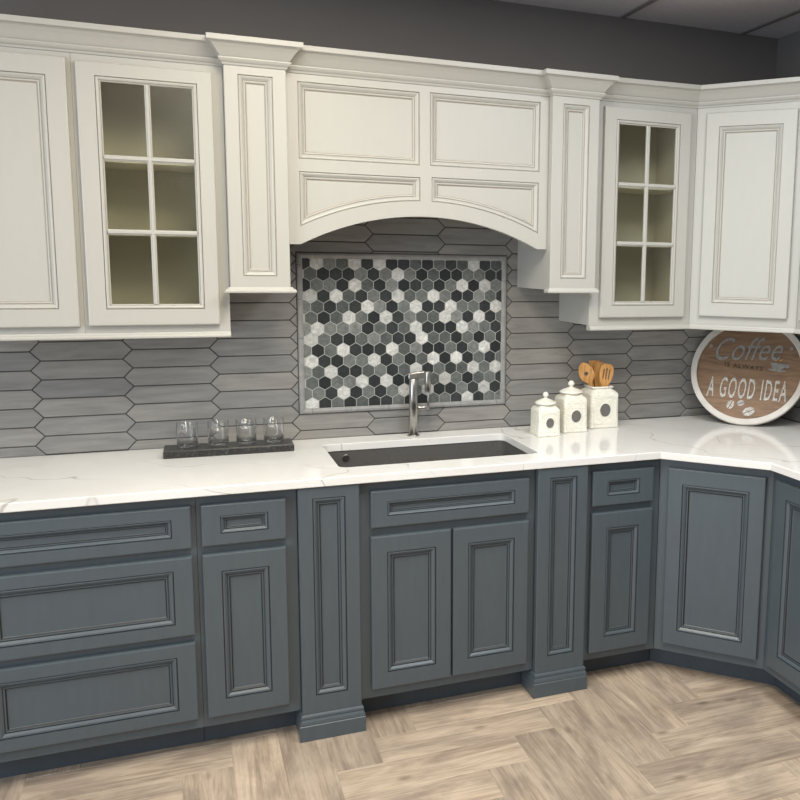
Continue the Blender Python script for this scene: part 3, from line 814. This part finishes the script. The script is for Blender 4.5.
def rsq(w, c, n=4):
    """square of half-width w with rounded/chamfered corners c, CCW"""
    out = []
    for cx, cy, a0 in ((w-c, w-c, 0), (-w+c, w-c, 90), (-w+c, -w+c, 180), (w-c, -w+c, 270)):
        for k in range(n+1):
            a = math.radians(a0+90*k/n); out.append((cx+c*math.cos(a), cy+c*math.sin(a)))
    return out
def blend(w, c, t, r):
    """morph between rounded square and circle of radius r"""
    sq = rsq(w, c); out = []
    for x, y in sq:
        a = math.atan2(y, x); out.append((x*(1-t)+r*math.cos(a)*t, y*(1-t)+r*math.sin(a)*t))
    return out
def canister(label, cx, cy, w, hs, hn, rz, lid=True, ht=None, med=(.25, .5, .02)):
    """w half-width, hs shoulder height, hn neck height"""
    root = thing('canister', label, 'canister', (cx, cy, ZC+.0004), rz)
    R = lambda p, z: [(x, y, z) for x, y in p]
    c = w*.16
    rn = w*.79
    m = M_()
    rings = [R(rsq(w*1.02, c), 0), R(rsq(w*1.05, c), .003), R(rsq(w*1.05, c), .006), R(rsq(w*1.0, c), .010), R(rsq(w*.985, c), hs*.5), R(rsq(w*.99, c), hs-.012), R(rsq(w*.97, c), hs-.004), R(blend(w*.92, c, .15, w), hs+.002), R(blend(w*.90, c, .5, w*.93), hs+.007), R(blend(w*.75, c, 1, w*.88), hn-.005), R(blend(w*.7, c, 1, w*.86), hn)]
    if lid:
        m.loops(rings, 0, True, True, True)
        o = m.build('body', [CERAMIC], root)
    else:
        rings += [R(blend(w, c, 1, w*.96), hn+.001), R(blend(w, c, 1, w*1.0), hn+.005), R(blend(w, c, 1, w*.96), hn+.009), R(blend(w, c, 1, w*.90), hn+.007), R(blend(w, c, 1, w*.86), hn-.006), R(rsq(w*.90, c), hs-.012), R(rsq(w*.90, c), .012)]
        m.loops(rings, 0, True, True, True)
        o = m.build('body', [CERAMIC], root)
    # raised front field and vertical corner ribs come from the embossed surface; medallion:
    mz, mr = med
    k = M_(); y0 = -w*1.0
    ov = [(mr*math.cos(2*PI*i/32)*.93, mr*1.08*math.sin(2*PI*i/32)+mz) for i in range(32)]
    k.loops([at_y(inset(ov, -.0022), y0+.003), at_y(inset(ov, -.0020), y0-.0018), at_y(inset(ov, -.0004), y0-.0022)], 0, True, False, True)
    k.loops([at_y(inset(ov, -.0004), y0-.0022), at_y(ov, y0-.0014), at_y(inset(ov, .003), y0-.0022)], 1, False, True, True, 1, 1)
    k.build('medallion', [CERAMIC_SMOOTH, MEDAL], root)
    # embossed frame line on the front
    fr = M_(); P = rect(-w*.80, w*.80, .016, hs-.016)
    fr.loops([at_y(P, y0+.003), at_y(inset(P, .0005), y0-.0005), at_y(inset(P, .0020), y0-.0012), at_y(inset(P, .0034), y0-.0004), at_y(inset(P, .004), y0+.003)], 0, False, False, True)
    fr.build('embossed_border', [CERAMIC_SMOOTH], root)
    if lid:
        q = M_()
        z = hn
        q.lathe([(rn*.96, z+.0003), (rn*1.02, z+.002), (rn*1.16, z+.005), (rn*1.18, z+.0085), (rn*1.06, z+.012), (rn*.80, z+.018), (rn*.45, z+.0235), (rn*.20, z+.0265), (rn*.15, z+.029), (rn*.18, z+.032), (rn*.28, z+.0355)] +
                [(rn*.32*math.cos(math.radians(a)), z+.0365+rn*.32*(math.sin(math.radians(a))+.35)) for a in (0, 25, 50, 72, 86)], 0, 0, 36)
        q.build('lid', [CERAMIC_SMOOTH], root)
    return root
canister('small cream lidded canister, lowest of the three, nearest the sink', 1.0690, -.2020, .0490, .1115, .1275, 0, True, med=(.0575, .0185))
canister('mid-sized cream lidded canister standing between the small and the open canister', 1.2100, -.1500, .0550, .1450, .1610, 0, True, med=(.0700, .0235))
canister('large open cream canister holding wooden utensils', 1.3740, -.0850, .0690, .1540, .1720, 0, False, med=(.0800, .0265))

def utensil(name, label, base, top, face, outline, hole=None, slots=None):
    """flat wooden tool: handle from base to top direction; outline half-shape list (s along, half-width)"""
    base, top = Vector(base), Vector(top); d = (top-base); L = d.length; d.normalize()
    f = Vector(face); f = (f-d*f.dot(d)).normalized(); n = d.cross(f)    # n = width direction, f = face normal
    t = .0028
    left = [(s, -w) for s, w in outline]; right = [(s, w) for s, w in outline][::-1]
    poly = [Vector((s, w, 0)) for s, w in left+right]
    holes = []
    if hole: s0, w0, r = hole; holes.append([Vector((s0+r*math.cos(-2*PI*i/18), w0+r*math.sin(-2*PI*i/18), 0)) for i in range(18)])
    for (s0, s1, w0, hw) in (slots or []):
        holes.append([Vector(q) for q in ((s0, w0-hw, 0), (s0, w0+hw, 0), (s1, w0+hw, 0), (s1, w0-hw, 0))][::-1])
    polys = [poly]+holes; allp = [q for pl in polys for q in pl]
    tr = tessellate_polygon(polys)
    P = lambda q, h: base+d*q.x+n*q.y+f*h
    m = M_()
    m.add([P(q, t) for q in allp], [tuple(x) for x in tr]); m.add([P(q, -t) for q in allp], [tuple(x[::-1]) for x in tr])
    for pl in polys: m.loops([[P(q, -t) for q in pl], [P(q, t) for q in pl]], 0)
    o = m.build(name, [BAMBOO], off=tuple(base), recalc=False)
    b = bmesh.new(); b.from_mesh(o.data); bmesh.ops.remove_doubles(b, verts=b.verts, dist=1e-6); bmesh.ops.recalc_face_normals(b, faces=b.faces); b.to_mesh(o.data); b.free()
    tag(o, label, 'utensil', 'wooden utensils in the open canister')
    return o
zb = ZC+.016
utensil('wooden_spoon', 'wooden mixing spoon with round hole in its blade, leftmost tool in the open canister', (1.421, -.087, zb), (1.293, -.087, zb+.258), (-.35, -1, .1),
        [(0, .006), (.16, .006), (.196, .009), (.210, .019), (.222, .029), (.242, .033), (.264, .031), (.285, .020), (.297, .006)], hole=(.245, -.002, .0095))
utensil('wooden_spatula', 'plain square-ended wooden spatula behind the others in the open canister', (1.372, -.052, zb), (1.366, -.056, zb+.262), (-.25, -1, 0),
        [(0, .006), (.13, .006), (.175, .015), (.2, .022), (.268, .025), (.272, .023)])
utensil('wooden_spatula', 'plain narrow wooden spatula left of the slotted turner in the open canister', (1.372, -.071, zb), (1.380, -.072, zb+.255), (-.2, -1, 0),
        [(0, .006), (.13, .006), (.17, .015), (.2, .021), (.258, .0225), (.266, .017)])
utensil('slotted_turner', 'wooden slotted turner with three slots, rightmost tool in the open canister', (1.366, -.109, zb), (1.400, -.111, zb+.240), (-.15, -1, .05),
        [(0, .006), (.13, .006), (.165, .014), (.195, .028), (.225, .032), (.25, .029), (.264, .016)], slots=[(.196, .240, -.013, .0030), (.196, .246, 0, .0030), (.196, .240, .013, .0030)])

# round sign leaning in the corner
def sign():
    R = .26; lean = math.radians(26); ya = PI/4
    n = Vector((math.cos(ya), math.sin(ya), 0)); h = Vector((n.y, -n.x, 0))
    bot = Vector((1.990, -.297, ZC+.0052)); up = Vector((n.x*math.sin(lean), n.y*math.sin(lean), math.cos(lean)))
    nf = h.cross(up).normalized()                    # outward, towards the room
    if nf.dot(Vector((-1, -1, 0))) < 0: nf = -nf
    root = thing('round_sign', 'round brown coffee sign with white rim leaning in the countertop corner', 'sign')
    c = bot+up*R
    mat = Matrix((( h.x, up.x, nf.x, c.x), (h.y, up.y, nf.y, c.y), (h.z, up.z, nf.z, c.z), (0, 0, 0, 1)))
    root.matrix_world = mat
    root.location = c; root.rotation_euler = mat.to_euler()
    N = 96
    circ = lambda r, z: [(r*math.cos(2*PI*i/N), r*math.sin(2*PI*i/N), z) for i in range(N)]
    m = M_()
    m.loops([circ(R-.027, -.010), circ(R-.002, -.010), circ(R, -.008), circ(R, .008), circ(R-.002, .010), circ(R-.025, .010), circ(R-.027, .008), circ(R-.027, -.010)], 0, False, False, False)
    m.build('rim', [WHITEWASH], root)
    m = M_(); m.loops([circ(R-.0272, -.009), circ(R-.0272, -.004)], 0, True, True); m.build('board', [SIGNWOOD], root)
    rot = math.radians(-4)
    def text(name, body, size, x, y, mt, shear=0, sx=1, ext=.002, spacing=1.0, bold=0, rot=rot):
        cu = bpy.data.curves.new(name, 'FONT'); cu.body = body; cu.size = size; cu.shear = shear; cu.align_x = 'CENTER'; cu.align_y = 'CENTER'
        cu.extrude = ext; cu.space_character = spacing; cu.offset = bold; cu.resolution_u = 4
        tmp = bpy.data.objects.new('tmp', cu); COL.objects.link(tmp)
        dg = bpy.context.evaluated_depsgraph_get()
        me = bpy.data.meshes.new_from_object(tmp.evaluated_get(dg)); bpy.data.objects.remove(tmp); me.name = name
        me.materials.clear(); me.materials.append(mt)
        o = bpy.data.objects.new(name, me); COL.objects.link(o); o.parent = root
        o.location = (x, y, -.004+ext+.0002); o.scale = (sx, 1, 1); o.rotation_euler = (0, 0, rot)
        return o
    text('lettering', 'Coffee', .160, -.022, .098, TIN, .46, .70, .002, 1.02, -.0006, math.radians(3))
    text('lettering', 'IS ALWAYS', .027, -.024, .018, DARK_LETTER, 0, 1.1, .001, 1.25)
    text('lettering', 'A GOOD IDEA', .138, .002, -.094, WHITE_LETTER, .10, .335, .002, 1.22, .0012, math.radians(-.5))
    def flat(name, polys, mt, z=.0015):
        m = M_()
        for p in polys:
            q = [(x*math.cos(rot)-y*math.sin(rot), x*math.sin(rot)+y*math.cos(rot)) for x, y in p]
            m.loops([[(x, y, -.0038) for x, y in q], [(x, y, -.0038+z) for x, y in q]], 0, True, True)
        return m.build(name, [mt], root)
    ell = lambda cx, cy, a, b, t, n=20: [(cx+a*math.cos(2*PI*i/n)*math.cos(t)-b*math.sin(2*PI*i/n)*math.sin(t), cy+a*math.cos(2*PI*i/n)*math.sin(t)+b*math.sin(2*PI*i/n)*math.cos(t)) for i in range(n)]
    # dots either side of the first word
    flat('dot', [ell(-.190, .098, .008, .008, 0)], TIN); flat('dot', [ell(.170, .130, .008, .008, 0)], TIN)
    # cup with saucer
    cup = [(.126+.034*math.cos(PI+PI*i/12), .052+.030*math.sin(PI+PI*i/12)) for i in range(13)]
    flat('cup_motif', [cup, ell(.126, .019, .040, .006, 0), ell(.166, .044, .010, .009, 0)], TIN)
    flat('steam_motif', [ell(.116, .068, .010, .003, .6), ell(.136, .070, .010, .003, .6)], BAMBOO)
    # beans: two halves each
    def bean(cx, cy, a, b, t):
        out = []
        for sgn in (1, -1):
            hp = [(a*math.cos(PI*i/10), sgn*(b*math.sin(PI*i/10)+.0022)) for i in range(11)]
            if sgn < 0: hp = hp[::-1]
            out.append([(cx+x*math.cos(t)-y*math.sin(t), cy+x*math.sin(t)+y*math.cos(t)) for x, y in hp])
        return out
    flat('bean_motif', bean(-.050, -.172, .021, .013, 1.25), WHITE_LETTER); flat('bean_motif', bean(-.005, -.158, .016, .011, .5), TIN); flat('bean_motif', bean(.036, -.192, .027, .017, .55), WHITE_LETTER)
sign()

# ------------------------------------------------------------------ light
def area(name, loc, rot, sx, sy, power, col):
    l = bpy.data.lights.new(name, 'AREA'); l.shape = 'RECTANGLE'; l.size = sx; l.size_y = sy; l.energy = power; l.color = col
    o = bpy.data.objects.new(name, l); COL.objects.link(o); o.location = loc; o.rotation_euler = rot
    return o
for x, y, p, c in ((-1.5, -1.7, 20, (1, .93, .82)), (.05, -1.6, 52, (1, .925, .77)), (1.25, -1.75, 44, (.92, .965, 1)),
                   (-1.5, -3.8, 14, (1, .95, .88)), (-.1, -3.8, 20, (1, .95, .86)), (1.2, -3.8, 16, (.97, .985, 1))):
    area('ceiling_lamp', (x, y, CEILZ-.01), (0, 0, 0), .6, 1.2, p, c)
# daylight from the glazed shop front on the left
d = Vector((1, .10, -.05))
area('window_light', (-3.15, -2.7, 1.5), d.to_track_quat('-Z', 'Y').to_euler(), 2.4, 2.0, 105, (.74, .87, 1))
w = bpy.data.worlds.new('world'); sc.world = w; w.use_nodes = True
bg = w.node_tree.nodes['Background']; bg.inputs[0].default_value = (.96, .98, 1, 1); bg.inputs[1].default_value = .24

# ------------------------------------------------------------------ camera
cam = bpy.data.cameras.new('camera'); co = bpy.data.objects.new('camera', cam); COL.objects.link(co)
cam.sensor_fit = 'HORIZONTAL'; cam.sensor_width = 36; cam.lens = 36*857.0687/800
cam.shift_x = -124.03/800; cam.shift_y = -17.948/800
yaw, pitch, roll = 0.3842, -0.1385, 0.0148
fw = Vector((math.sin(yaw)*math.cos(pitch), math.cos(yaw)*math.cos(pitch), math.sin(pitch)))
rt = Vector((math.cos(yaw), -math.sin(yaw), 0)); upv = rt.cross(fw)
r2 = rt*math.cos(roll)+upv*math.sin(roll); u2 = -rt*math.sin(roll)+upv*math.cos(roll)
mw = Matrix(((r2.x, u2.x, -fw.x, -.3396), (r2.y, u2.y, -fw.y, -3.4428), (r2.z, u2.z, -fw.z, 1.6265), (0, 0, 0, 1)))
co.matrix_world = mw
sc.camera = co
sc.view_settings.view_transform = 'Standard'; sc.view_settings.look = 'None'; sc.view_settings.gamma = 1
sc.view_settings.use_curve_mapping = False; sc.view_settings.exposure = -.40
